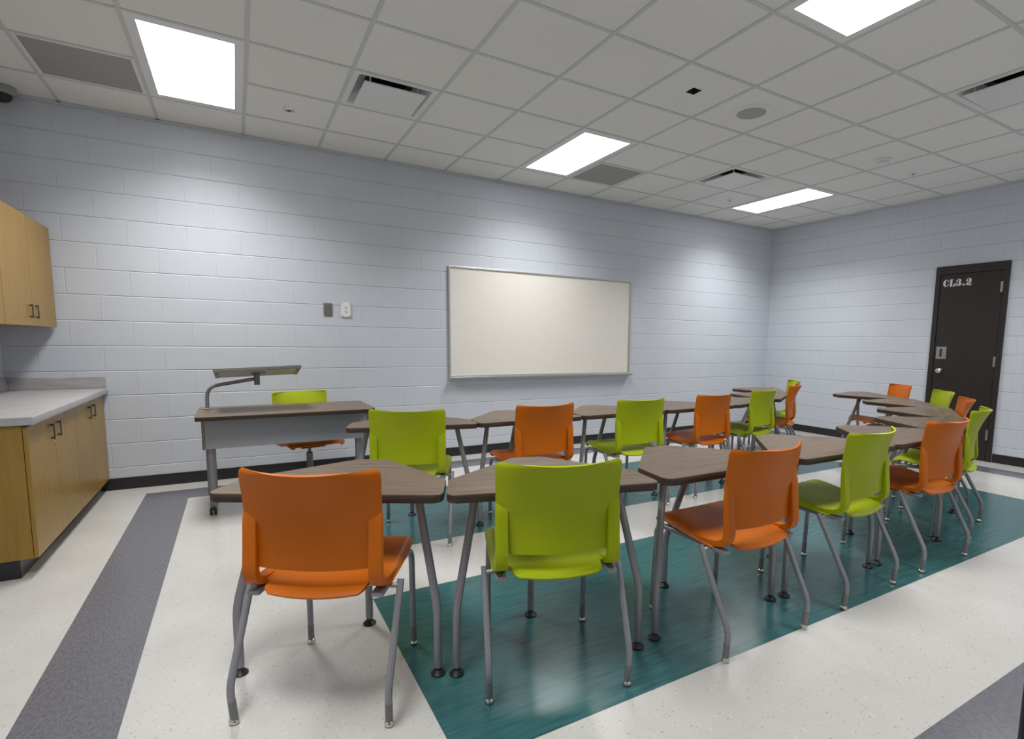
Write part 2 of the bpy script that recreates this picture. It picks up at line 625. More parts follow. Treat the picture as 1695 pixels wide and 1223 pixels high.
# ------------------------------------------------------------------ ceiling on the 2 ft grid
G = 0.6096
def gx(i): return i * G
def gy(j): return 0.0 if j <= 0 else -(0.4946 + (j - 1) * G)
LIGHTS = [(1, 1), (6, 1), (11, 1), (1, 6), (6, 6), (11, 6)]     # (column, first row); two rows long
DIFF = [(3, 2), (9, 2), (9, 6)]
GRILL = [(0, 1), (7, 1)]
HOLE = (6, 4)
open_cells = set(DIFF) | set(GRILL) | {HOLE}
for i, j in LIGHTS:
    open_cells |= {(i, j), (i, j + 1)}
cols = [(-1 if k == -1 else k) for k in range(-1, 14)]
bm = bmesh.new()
def quad(x0, x1, y0, y1, z=HC):
    bm.faces.new([bm.verts.new(p) for p in ((x0, y0, z), (x0, y1, z), (x1, y1, z), (x1, y0, z))])
HX, HY, HS = 3.957, -2.657, 0.040
for i in range(-1, 14):
    x0, x1 = max(gx(i), XL), min(gx(i + 1), XR)
    for j in range(0, 10):
        y1, y0 = gy(j), max(gy(j + 1), YF)
        if y1 <= YF or x1 <= x0:
            continue
        if (i, j) == HOLE:
            quad(x0, HX - HS, y0, y1); quad(HX + HS, x1, y0, y1)
            quad(HX - HS, HX + HS, y0, HY - HS); quad(HX - HS, HX + HS, HY + HS, y1)
            continue
        if (i, j) in open_cells:
            continue
        quad(x0, x1, y0, y1)
bmesh.ops.recalc_face_normals(bm, faces=bm.faces)
ceil = link('ceiling', bm, 'tile')
struct(ceil)
# slab over the ceiling so that no outside light enters
bm = boxb((XL - 0.2, YF - 0.2, HC + 0.30), (XR + 0.2, YB + 0.2, HC + 0.36))
boxb((XL - 0.2, YF - 0.2, HC + 0.12), (XR + 0.2, YF, HC + 0.30), bm=bm)
boxb((XL - 0.2, YB, HC + 0.12), (XR + 0.2, YB + 0.2, HC + 0.30), bm=bm)
boxb((XL - 0.2, YF, HC + 0.12), (XL, YB, HC + 0.30), bm=bm)
boxb((XR, YF, HC + 0.12), (XR + 0.2, YB, HC + 0.30), bm=bm)
struct(link('ceiling_slab', bm, 'ductmid'))

# tee bars
bm = bmesh.new()
TB, TT = 0.012, 0.004
def hidden(xa, xb, ya, yb):
    return False
for i in range(0, 14):
    x = gx(i)
    for j in range(0, 10):
        y1, y0 = gy(j), max(gy(j + 1), YF)
        if y1 <= YF:
            continue
        boxb((x - TB, y0, HC - TT), (x + TB, y1, HC + 0.001), bm=bm)
for j in range(1, 10):
    y = gy(j)
    if y <= YF:
        continue
    for i in range(-1, 14):
        if any(i == a and j == b + 1 for a, b in LIGHTS):
            continue
        x0, x1 = max(gx(i), XL) + (TB if i >= 0 else 0), min(gx(i + 1), XR) - TB
        if x1 <= x0:
            continue
        boxb((x0, y - TB, HC - TT), (x1, y + TB, HC + 0.001), bm=bm)
boxb((XL, YB - 0.02, HC - TT), (XR, YB, HC + 0.001), bm=bm)
boxb((XR - 0.02, YF, HC - TT), (XR, YB - 0.02, HC + 0.001), bm=bm)
boxb((XL, YF, HC - TT), (XL + 0.02, YB - 0.02, HC + 0.001), bm=bm)
tb = link('trim_1', bm, 'tbar')
struct(tb, 'pale grey tee bar grid that carries the ceiling tiles', 'ceiling grid')

# ceiling lights
LIGHT_LABELS = {
    (1, 1): 'lit rectangular ceiling panel at the left, beside the wide grey return grille',
    (6, 1): 'lit rectangular ceiling panel above the whiteboard, beside the small return grille',
    (11, 1): 'lit rectangular ceiling panel farthest away, nearest the room corner',
    (6, 6): 'lit rectangular ceiling panel cut by the top edge of the view',
    (1, 6): 'lit rectangular ceiling panel above the left end of the front row',
    (11, 6): 'lit rectangular ceiling panel near the dark door side of the front wall',
}
for (i, j) in LIGHTS:
    x0, x1, y1, y0 = gx(i) + TB, gx(i + 1) - TB, gy(j) - TB, gy(j + 2) + TB
    cx, cy = (x0 + x1) / 2, (y0 + y1) / 2
    lt = thing('ceiling_light', LIGHT_LABELS[(i, j)], 'ceiling light', (cx, cy, HC), 0, 'ceiling light panels')
    hx, hy = (x1 - x0) / 2, (y1 - y0) / 2
    bx, by = 0.052, 0.062
    bm = bmesh.new()
    boxb((-hx, -hy, -0.003), (-hx + bx, hy, 0.05), bm=bm)
    boxb((hx - bx, -hy, -0.003), (hx, hy, 0.05), bm=bm)
    boxb((-hx + bx, -hy, -0.003), (hx - bx, -hy + by, 0.05), bm=bm)
    boxb((-hx + bx, hy - by, -0.003), (hx - bx, hy, 0.05), bm=bm)
    boxb((-hx, -hy, 0.05), (hx, hy, 0.055), bm=bm)
    link('frame', bm, 'whitemetal', lt)
    link('diffuser', boxb((-hx + bx, -hy + by, 0.002), (hx - bx, hy - by, 0.012)), 'led', lt)
    ld = bpy.data.lights.new('panel_light', 'AREA')
    ld.shape = 'RECTANGLE'
    ld.size = 2 * (hx - bx)
    ld.size_y = 2 * (hy - by)
    ld.energy = LAMP_WATTS
    ld.color = LAMP_COLOR
    ld.spread = LAMP_SPREAD
    lo_ = bpy.data.objects.new('panel_light', ld)
    COL.objects.link(lo_)
    lo_.parent = lt
    lo_.location = (0, 0, 0.0005)

# square plaque supply diffusers
DIFF_LABELS = {
    (3, 2): 'square plaque air diffuser in the ceiling between the left and middle lights',
    (9, 2): 'square plaque air diffuser beside the farthest ceiling light',
    (9, 6): 'square plaque air diffuser cut by the right edge of the view',
}
for (i, j) in DIFF:
    x0, x1, y1, y0 = gx(i) + TB, gx(i + 1) - TB, gy(j) - TB, gy(j + 1) + TB
    d = thing('air_diffuser', DIFF_LABELS[(i, j)], 'air vent', ((x0 + x1) / 2, (y0 + y1) / 2, HC), 0, 'plaque air diffusers')
    h = (x1 - x0) / 2
    # flared housing rising to a dark neck
    bm = bmesh.new()
    prof = [(h, -0.002), (h - 0.040, 0.0), (h - 0.070, 0.045), (0.17, 0.085)]
    rings = []
    for r, z in prof:
        rings.append([bm.verts.new((sx * r, sy * r, z)) for sx, sy in ((-1, -1), (1, -1), (1, 1), (-1, 1))])
    for a, b in zip(rings[:-1], rings[1:]):
        for k in range(4):
            bm.faces.new((a[k], a[(k + 1) % 4], b[(k + 1) % 4], b[k]))
    link('housing', bm, 'whitemetal', d)
    bm = bmesh.new()
    lathe(bm, [(0.15, 0.084), (0.15, 0.20), (0, 0.20)], seg=28)
    boxb((-0.172, -0.172, 0.0855), (0.172, -0.12, 0.088), bm=bm); boxb((-0.172, 0.12, 0.0855), (0.172, 0.172, 0.088), bm=bm)
    boxb((-0.172, -0.12, 0.0855), (-0.12, 0.12, 0.088), bm=bm); boxb((0.12, -0.12, 0.0855), (0.172, 0.12, 0.088), bm=bm)
    link('neck', bm, 'duct', d)
    bm = bmesh.new()
    box(bm, (0, 0, -0.020), (0.430, 0.430, 0.010), 0.003)
    for sx in (-1, 1):
        for sy in (-1, 1):
            box(bm, (sx * 0.165, sy * 0.165, 0.040), (0.008, 0.008, 0.095))
    link('plaque', bm, 'whitemetal', d)

# return grilles
for (i, j), lab in zip(GRILL, ('wide grey perforated return grille left of the left ceiling light',
                               'grey perforated return grille right of the ceiling light above the whiteboard')):
    x0, x1, y1, y0 = gx(i) + TB, gx(i + 1) - TB, gy(j) - TB, gy(j + 1) + TB
    d = thing('return_grille', lab, 'air vent', ((x0 + x1) / 2, (y0 + y1) / 2, HC), 0, 'return air grilles')
    h = (x1 - x0) / 2
    bm = bmesh.new()
    w = 0.02
    boxb((-h, -h, -0.003), (-h + w, h, 0.03), bm=bm); boxb((h - w, -h, -0.003), (h, h, 0.03), bm=bm)
    boxb((-h + w, -h, -0.003), (h - w, -h + w, 0.03), bm=bm); boxb((-h + w, h - w, -0.003), (h - w, h, 0.03), bm=bm)
    link('frame', bm, 'whitemetal', d)
    link('perforated_face', boxb((-h + w, -h + w, 0.0), (h - w, h - w, 0.004)), 'grille', d)

# square opening in one tile
bm = bmesh.new()
s = HS
zt = HC + 0.11
v8 = [bm.verts.new((HX + a * s, HY + b * s, z)) for z in (HC, zt) for a, b in ((-1, -1), (1, -1), (1, 1), (-1, 1))]
for k in range(4):
    bm.faces.new((v8[k], v8[(k + 1) % 4], v8[4 + (k + 1) % 4], v8[4 + k]))
bm.faces.new(v8[4:])
tag(link('ceiling_box', bm, 'duct'), 'small square dark opening cut into a ceiling tile', 'ceiling opening')

# speaker
sp = thing('ceiling_speaker', 'round grey ceiling speaker with a pale outer ring', 'speaker', (4.585, -2.640, HC))
bm = bmesh.new()
lathe(bm, [(0.108, -0.0005), (0.108, -0.009), (0.150, -0.007), (0.158, -0.001), (0.158, -0.0005)], seg=40)
link('outer_ring', bm, 'tile', sp, smooth=True)
bm = bmesh.new()
lathe(bm, [(0.106, -0.0005), (0.106, -0.008), (0.06, -0.011), (0, -0.012)], seg=36)
link('speaker_mesh', bm, plain('speaker_cloth_grey', (0.42, 0.425, 0.41), 0.8, 0, 0.2, 0.2, 500), sp, smooth=True)

# sprinklers
for (x, y), lab in (((1.519, -0.786), 'chrome sprinkler rosette right of the left ceiling light'),
                    ((6.43, -0.82), 'small sprinkler rosette left of the farthest ceiling light'),
                    ((7.187, -2.541), 'small sprinkler rosette in the ceiling near the right wall')):
    s_ = thing('sprinkler', lab, 'sprinkler', (x, y, HC), 0, 'ceiling sprinklers')
    bm = bmesh.new()
    lathe(bm, [(0.042, -0.0005), (0.040, -0.006), (0.028, -0.010), (0.018, -0.010)], seg=24)
    link('escutcheon', bm, 'chrome' if x < 2 else 'whitemetal', s_, smooth=True)
    bm = bmesh.new()
    lathe(bm, [(0.016, -0.0095), (0.015, -0.013), (0.008, -0.014), (0.008, -0.017), (0, -0.017)], seg=16)
    link('sprinkler_head', bm, 'darkmetal', s_, smooth=True)

# smoke detector
sm = thing('smoke_detector', 'white round smoke detector on the ceiling toward the right wall', 'smoke detector', (6.504, -2.603, HC))
bm = bmesh.new()
lathe(bm, [(0.072, -0.0005), (0.072, -0.016), (0.066, -0.022), (0, -0.022)], seg=32)
link('base', bm, 'whitepl', sm, smooth=True)
bm = bmesh.new()
lathe(bm, [(0.050, -0.023), (0.050, -0.029), (0.047, -0.031)], seg=32)
lathe(bm, [(0.047, -0.031), (0.040, -0.046), (0, -0.049)], seg=32)
link('sensor_cap', bm, 'whitepl', sm, smooth=True)

# dome camera in the back left corner
dc = thing('dome_camera', 'black dome security camera at the top left corner by the ceiling', 'security camera', (-0.292, -0.105, HC))
bm = bmesh.new()
lathe(bm, [(0.080, -0.0045), (0.080, -0.045), (0.066, -0.055), (0.0, -0.055)], seg=32)
link('housing', bm, plain('camera_grey', (0.32, 0.32, 0.33), 0.5), dc, smooth=True)
bm = bmesh.new()
lathe(bm, [(0.058, -0.0555), (0.056, -0.075), (0.042, -0.095), (0.020, -0.106), (0, -0.108)], seg=28)
link('dome', bm, 'black', dc, smooth=True)

# ------------------------------------------------------------------ closet door on the right wall
DY0, DY1, DH = -2.318, -3.030, 2.222
d1 = thing('door_1', 'dark brown closet door lettered CL3.2 on the right wall', 'door', (XR, 0, 0))
struct(d1)
FW = 0.052
bm = bmesh.new()
boxb((-0.024, DY0 - FW, 0), (0, DY0, DH), 0.002, bm=bm)
boxb((-0.024, DY1, 0), (0, DY1 + FW, DH), 0.002, bm=bm)
boxb((-0.024, DY1 + FW, DH - 0.095), (0, DY0 - FW, DH), 0.002, bm=bm)
link('frame', bm, 'doorpaint', d1)
leaf = link('leaf', boxb((-0.018, DY1 + FW + 0.004, 0.008), (0, DY0 - FW - 0.004, DH - 0.099), 0.002), 'doorpaint', d1)
link('shadow_gap', boxb((-0.006, DY1 + FW, 0.0), (-0.001, DY0 - FW, DH - 0.095)), 'slot', d1)
for z in (1.943, 1.123, 0.301):
    hg = boxb((-0.030, DY1 + FW - 0.006, z - 0.057), (-0.0185, DY1 + FW + 0.018, z + 0.057), 0.003)
    lathe(hg, [(0, -0.058), (0.007, -0.058), (0.007, 0.058), (0, 0.058)], c=(-0.030, DY1 + FW + 0.003, z), seg=12)
    link('hinge', hg, 'steel', d1, smooth=True)
lp = link('lock_plate', boxb((-0.0205, -2.497, 1.140), (-0.018, -2.390, 1.282), 0.001), 'steel', d1)
link('finger_slot', boxb((-0.0215, -2.452, 1.165), (-0.0206, -2.428, 1.262)), 'slot', lp)
bm = bmesh.new()
Rm = Matrix.Rotation(-PI / 2, 3, 'Y')
lathe(bm, [(0.0, 0.018), (0.030, 0.018), (0.030, 0.023), (0.012, 0.026), (0.012, 0.045), (0.026, 0.055), (0.027, 0.066), (0.018, 0.074), (0, 0.075)],
      c=(0, -2.445, 1.002), seg=24, rot=Rm)
link('knob', bm, 'chrome', d1, smooth=True)

# stencil lettering CL3.2
def ell(x, y, cx, cy, rx, ry):
    return ((x - cx) / rx) ** 2 + ((y - cy) / ry) ** 2 < 1
def gC(x, y):
    return ell(x, y, .5, .5, .49, .5) and not ell(x, y, .60, .5, .20, .43) and not (x > .66 and .34 < y < .62) and abs(x - .50) > .028
def gL(x, y):
    a = (.12 < x < .46) or (.02 < x < .56 and y > .90) or (.02 < x < .95 and y < .10)
    b = x > .60 and y < .08 + (x - .55) * 1.05 and x < .95
    return (a or b) and not (.49 < x < .54 and y < .9)
def g3(x, y):
    up = ell(x, y, .47, .735, .41, .265) and not ell(x, y, .38, .74, .13, .20)
    lo = ell(x, y, .47, .285, .47, .285) and not ell(x, y, .36, .29, .14, .21)
    r = (up or lo) and not (x < .36 and .16 < y < .86) and abs(x - .40) > .022
    return r or ell(x, y, .20, .73, .14, .13) or ell(x, y, .18, .27, .16, .14)
def gP(x, y):
    return ell(x, y, .5, .15, .40, .15)
def g2(x, y):
    up = ell(x, y, .50, .71, .43, .29) and not ell(x, y, .40, .72, .14, .22) and not (x < .36 and y < .86) and y > .5
    dg = abs((y - .10) - (x - .12) * .78) < .17 and .10 < x < .9 and .12 < y < .62 and x > .2
    bt = .08 < x < .94 and .0 + .06 * math.sin(x * 6) < y < .22 + .05 * math.sin(x * 6 + .5)
    tr = x > .82 and x < .94 and y < .36 and y > .1
    return (up or dg or bt or tr or ell(x, y, .22, .69, .15, .13)) and abs(x - .46) > .02
bm = bmesh.new()
NR = 44
ltz0, lth = 1.985, 0.082
def glyph(fn, yl, w):
    for r in range(NR):
        yy = (r + .5) / NR
        run = None
        for q in range(NR + 1):
            on = q < NR and fn((q + .5) / NR, yy)
            if on and run is None:
                run = q
            if not on and run is not None:
                a, b = run / NR * w, q / NR * w
                z0, z1 = ltz0 + r / NR * lth, ltz0 + (r + 1) / NR * lth
                bm.faces.new([bm.verts.new(p) for p in ((-0.0186, yl - a, z0), (-0.0186, yl - b, z0), (-0.0186, yl - b, z1), (-0.0186, yl - a, z1))])
                run = None
glyph(gC, -2.398, 0.064)
glyph(gL, -2.464, 0.062)
glyph(g3, -2.527, 0.062)
glyph(gP, -2.594, 0.026)
glyph(g2, -2.624, 0.062)
lettering = link('lettering', bm, 'letter', d1)
lettering['label'] = 'white stencilled lettering CL3.2'

# ------------------------------------------------------------------ whiteboard, wall plates
BX0, BX1, BZ0, BZ1 = 3.078, 5.568, 0.885, 2.082
wb = thing('whiteboard', 'wide blank whiteboard with aluminium frame and marker tray on the block wall', 'whiteboard', (0, 0, 0))
link('surface', boxb((BX0 + 0.015, -0.014, BZ0 + 0.015), (BX1 - 0.015, -0.002, BZ1 - 0.015)), 'board', wb)
for lo, hi in (((BX0, -0.024, BZ1 - 0.02), (BX1, -0.001, BZ1)), ((BX0, -0.024, BZ0), (BX1, -0.001, BZ0 + 0.02)),
               ((BX0, -0.024, BZ0 + 0.02), (BX0 + 0.02, -0.001, BZ1 - 0.02)), ((BX1 - 0.02, -0.024, BZ0 + 0.02), (BX1, -0.001, BZ1 - 0.02))):
    link('frame_rail', boxb(lo, hi, 0.003), 'alu', wb)
bm = bmesh.new()
# marker tray: shelf with a turned-up lip
prof = [(-0.001, BZ0 - 0.002), (-0.076, BZ0 - 0.008), (-0.084, BZ0 + 0.004), (-0.088, BZ0 + 0.001), (-0.084, BZ0 - 0.018), (-0.060, BZ0 - 0.026), (-0.001, BZ0 - 0.032)]
a = [bm.verts.new((BX0 - 0.004, y, z)) for y, z in prof]
b = [bm.verts.new((BX1 + 0.012, y, z)) for y, z in prof]
for k in range(len(prof)):
    k2 = (k + 1) % len(prof)
    bm.faces.new((a[k], a[k2], b[k2], b[k]))
bm.faces.new(a); bm.faces.new(b[::-1])
link('marker_tray', bm, 'alu', wb)

wp = thing('switch_plate', 'grey steel blank wall plate left of the white outlet', 'wall plate', (1.866, 0, 1.566))
link('plate', boxb((-0.040, -0.010, -0.062), (0.040, -0.0005, 0.062), 0.004), plain('grey_plate_metal', (0.22, 0.215, 0.19), 0.45, 0.3), wp)
link('cover_insert', boxb((-0.026, -0.014, -0.048), (0.026, -0.010, 0.048), 0.002), plain('grey_insert', (0.17, 0.165, 0.15), 0.5, 0.3), wp)
wp = thing('wall_outlet', 'white duplex outlet plate on the wall left of the whiteboard', 'outlet', (2.030, 0, 1.570))
pl = link('plate', boxb((-0.046, -0.016, -0.070), (0.046, -0.0005, 0.070), 0.004), 'whitepl', wp)
for sx in (-1, 1):
    for sz in (-1, 1):
        bm = bmesh.new()
        lathe(bm, [(0, 0.0), (0.0050, 0.0), (0.0050, 0.0025), (0, 0.0025)], c=(sx * 0.037, -0.016, sz * 0.060), seg=10, rot=Matrix.Rotation(PI / 2, 3, 'X'))
        link('screw', bm, 'darkmetal', pl)
for sz in (-1, 1):
    bm = bmesh.new()
    box(bm, (-0.008, -0.0165, sz * 0.020 + 0.004), (0.004, 0.002, 0.012))
    box(bm, (0.008, -0.0165, sz * 0.020 + 0.004), (0.004, 0.002, 0.010))
    lathe(bm, [(0, 0), (0.004, 0), (0.004, 0.001), (0, 0.001)], c=(0, -0.0165, sz * 0.020 - 0.009), seg=8, rot=Matrix.Rotation(PI / 2, 3, 'X'))
    link('socket_slots', bm, 'slot', pl)

# ------------------------------------------------------------------ cabinets on the left wall
def handle_bm(x, y, z, h=0.096):
    b_ = bmesh.new()
    box(b_, (x + 0.0155, y, z), (0.007, 0.011, h), 0.002)
    for k in (-1, 1):
        box(b_, (x + 0.0065, y, z + k * (h / 2 - 0.010)), (0.012, 0.009, 0.012), 0.002)
    return b_
def base_cabinet(y_near, y_far, lab, end_panel, key):
    c = thing('base_cabinet', lab, 'cabinet', (0, 0, 0), 0, 'maple base cabinets')
    x0, x1, z0, z1 = XL + 0.002, CAB_X - 0.0215, 0.10, 0.812
    link('carcass', boxb((x0, y_near + 0.001, z0), (x1, y_far - 0.001, z1), 0.0015), 'maple', c)
    link('plinth', boxb((x0, y_near + (0.004 if end_panel else 0.0), 0.0), (x1 - 0.055, y_far - 0.001, z0 - 0.0005)), 'basebd', c)
    ym = (y_near + y_far) / 2
    for a, b_, hy in ((y_near + 0.0015, ym - 0.0015, ym - 0.070), (ym + 0.0015, y_far - 0.0015, ym + 0.070)):
        dr = link('door', boxb((CAB_X - 0.019, a, z0 + 0.002), (CAB_X, b_, z1 - 0.008), 0.0015), 'maple', c)
        link('handle', handle_bm(CAB_X - 0.0005, hy, 0.722), 'pull', dr, smooth=True)
    bm_ = bmesh.new()
    lathe(bm_, [(0, 0), (0.009, 0), (0.009, 0.003), (0, 0.003)], c=(CAB_X, ym - 0.016, 0.648), seg=14, rot=Matrix.Rotation(PI / 2, 3, 'Y'))
    link('cam_lock', bm_, 'steel', c)
    return c
base_cabinet(-1.872, -0.934, 'maple base cabinet nearest the camera, with exposed end panel', True, 0)
base_cabinet(-0.932, -0.012, 'maple base cabinet against the block wall, behind the nearer one', False, 1)
CT = 0.860
bm = bmesh.new()
boxb((XL + 0.002, -1.893, CT - 0.045), (0.158, -0.002, CT), 0.006, 3, bm=bm)
ctop = link('countertop', bm, 'counter', None, smooth=True)
tag(ctop, 'pale grey laminate countertop with backsplash on the maple base cabinets', 'countertop')
link('backsplash', boxb((XL + 0.021, -0.021, CT + 0.0003), (0.150, -0.002, CT + 0.094), 0.004), 'counter', ctop)
link('backsplash', boxb((XL + 0.002, -1.885, CT + 0.0003), (XL + 0.021, -0.002, CT + 0.094), 0.004), 'counter', ctop)

def wall_cabinet(y_near, y_far, lab):
    c = thing('wall_cabinet', lab, 'cabinet', (0, 0, 0), 0, 'maple wall cabinets')
    XF = -0.120
    x0, x1, z0, z1 = XL + 0.002, XF - 0.0215, 1.347, 2.096
    link('carcass', boxb((x0, y_near + 0.001, z0), (x1, y_far - 0.001, z1), 0.0015), 'maple', c)
    ym = (y_near + y_far) / 2
    for a, b_, hy in ((y_near + 0.0015, ym - 0.0015, ym - 0.062), (ym + 0.0015, y_far - 0.0015, ym + 0.062)):
        dr = link('door', boxb((XF - 0.019, a, z0 - 0.002), (XF, b_, z1), 0.0015), 'maple', c)
        link('handle', handle_bm(XF - 0.0005, hy, 1.445), 'pull', dr, smooth=True)
    return c
wall_cabinet(-1.115, -0.024, 'maple wall cabinet with two doors, nearest the corner of the block wall')
wall_cabinet(-2.205, -1.117, 'maple wall cabinet cut off by the left edge of the view')

# ------------------------------------------------------------------ student tables
TOP_Z, TOP_T = 0.733, 0.032
TABLE_POLY = [(-0.4185, -0.087), (0.4185, -0.087), (0.392, 0.132), (0.069, 0.482), (-0.069, 0.482), (-0.392, 0.132)]
TABLE_RAD = [0.046, 0.046, 0.014, 0.022, 0.022, 0.014]
FRONT_G = 'walnut tables of the front arc'
BACK_G = 'walnut tables of the back arc'

def leg_glide(bm_, x, y):
    lathe(bm_, [(0, 0.001), (0.027, 0.001), (0.0285, 0.006), (0.020, 0.014), (0.013, 0.022), (0.0125, 0.034), (0, 0.034)], c=(x, y, 0), seg=20)

def make_table(label, group, loc, rz):
    t_ = thing('student_table', label, 'table', loc, rz, group)
    bm_ = bmesh.new()
    slab(bm_, rounded_poly(TABLE_POLY, TABLE_RAD, 6), TOP_Z - TOP_T, TOP_Z, 0.0025)
    link('tabletop', bm_, ['tabletop', 'tableedge'], t_, smooth=True)
    for (kx, ky), (tx, ty) in (((-0.377, 0.004), (-0.290, 0.078)), ((0.377, 0.004), (0.290, 0.078)), ((0, 0.371), (0, 0.205))):
        bm_ = bmesh.new()
        path = fillet([(kx, ky, 0.030), (kx, ky, 0.265), (tx, ty, TOP_Z - TOP_T - 0.004)], 0.05, 6)
        tube(bm_, path, 0.0160, 16)
        box(bm_, (tx, ty, TOP_Z - TOP_T - 0.004), (0.075, 0.075, 0.007), 0.002)
        lg = link('leg', bm_, 'legmetal', t_, smooth=True)
        bm_ = bmesh.new()
        leg_glide(bm_, kx, ky)
        link('glide', bm_, 'black', lg, smooth=True)
    return t_

R = math.radians
FRONT_TABLES = [
    (1.367, -3.546, -29.1, 'walnut topped table at the left end of the front arc, behind the nearest orange chair'),
    (2.123, -3.865, -15.2, 'walnut topped table behind the nearest lime green chair'),
    (2.974, -3.953, -0.9, 'walnut topped table in the front arc, left of the second orange chair back'),
    (3.822, -3.972, -0.5, 'walnut topped table in the front arc between second orange and second green chairs'),
    (4.664, -3.965, 1.5, 'walnut topped table in the front arc partly behind the second green chair back'),
    (5.474, -3.812, 15.0, 'walnut topped table at the bend of the front arc, behind the third orange chair'),
    (6.199, -3.437, 28.0, 'walnut topped table in the front arc third from its far end'),
    (6.846, -2.943, 44.0, 'walnut topped table in the front arc second from its far end'),
    (7.341, -2.297, 58.0, 'walnut topped table at the far end of the front arc, toward the closet door'),
]
BACK_TABLES = [
    (2.064, -2.164, -13.0, 'walnut topped table at the left end of the back arc, beside the teacher desk'),
    (2.878, -2.246, -0.6, 'walnut topped table of the back arc below the left part of the whiteboard'),
    (3.717, -2.240, -0.8, 'walnut topped table of the back arc below the right part of the whiteboard'),
    (4.556, -2.233, 1.0, 'walnut topped table of the back arc just right of the whiteboard tray'),
    (5.366, -2.137, 14.0, 'walnut topped table at the bend of the back arc, behind the third green chair'),
    (6.136, -1.862, 30.0, 'walnut topped table of the back arc second from its far end'),
    (6.772, -1.350, 45.0, 'walnut topped table at the far end of the back arc, nearest the room corner'),
]
proto_t = None
for rows, grp in ((FRONT_TABLES, FRONT_G), (BACK_TABLES, BACK_G)):
    for x, y, a, lab in rows:
        if proto_t is None:
            proto_t = make_table(lab, grp, (x, y, 0), R(a))
        else:
            dup(proto_t, (x, y, 0), R(a), lab, grp)

# ------------------------------------------------------------------ chairs
SEAT_Z = [(0.040, 0.434), (0.055, 0.444), (0.085, 0.4495), (0.13, 0.450), (0.20, 0.452), (0.30, 0.462), (0.38, 0.475), (0.43, 0.479), (0.462, 0.472), (0.480, 0.452)]
SEAT_W = [(0.040, 0.150), (0.050, 0.163), (0.060, 0.168), (0.098, 0.170), (0.108, 0.200), (0.116, 0.226), (0.13, 0.233), (0.25, 0.235), (0.43, 0.233), (0.462, 0.226), (0.474, 0.213), (0.480, 0.195)]
def seat_fn(u, v):
    y = v
    w = lerp_tab(SEAT_W, y)
    x = u * w
    z = smooth_tab(SEAT_Z, y)
    au = abs(u)
    z += 0.006 * au ** 2 * min(1, max(0, (y - 0.1) / 0.1)) * (1 if y < 0.44 else 0.4)
    if y > 0.11 and au > 0.90:
        z -= 0.020 * ((au - 0.90) / 0.10) ** 1.5
    if y < 0.10:
        k = 1 - (y - 0.04) / 0.06
        yy = y - 0.016 * (1 - au ** 2) * max(0, k)
        z -= 0.008 * (1 - au ** 2) * max(0, k)
        return Vector((x, yy, z))
    return Vector((x, y, z))
BACK_Y = [(0.517, 0.047), (0.58, 0.051), (0.66, 0.044), (0.74, 0.022), (0.81, -0.008), (0.857, -0.032)]
BACK_CURV = [(0.517, 0.022), (0.60, 0.024), (0.66, 0.029), (0.74, 0.045), (0.81, 0.066), (0.857, 0.086)]
BACK_W = [(0.517, 0.192), (0.55, 0.200), (0.655, 0.206), (0.680, 0.2285), (0.74, 0.229), (0.835, 0.231), (0.848, 0.228), (0.857, 0.217)]
def back_fn(u, v):
    z = v
    w = lerp_tab(BACK_W, z)
    y = smooth_tab(BACK_Y, z) + smooth_tab(BACK_CURV, z) * u * u
    zz = z
    if z > 0.83:
        zz -= (z - 0.83) / 0.027 * 0.004 * (1 - u * u)
    if z < 0.55:
        zz -= (0.55 - z) / 0.033 * 0.006 * (1 - u * u)
    return Vector((u * w, y, zz))
def steps(a, b, n):
    return [a + (b - a) * k / n for k in range(n + 1)]

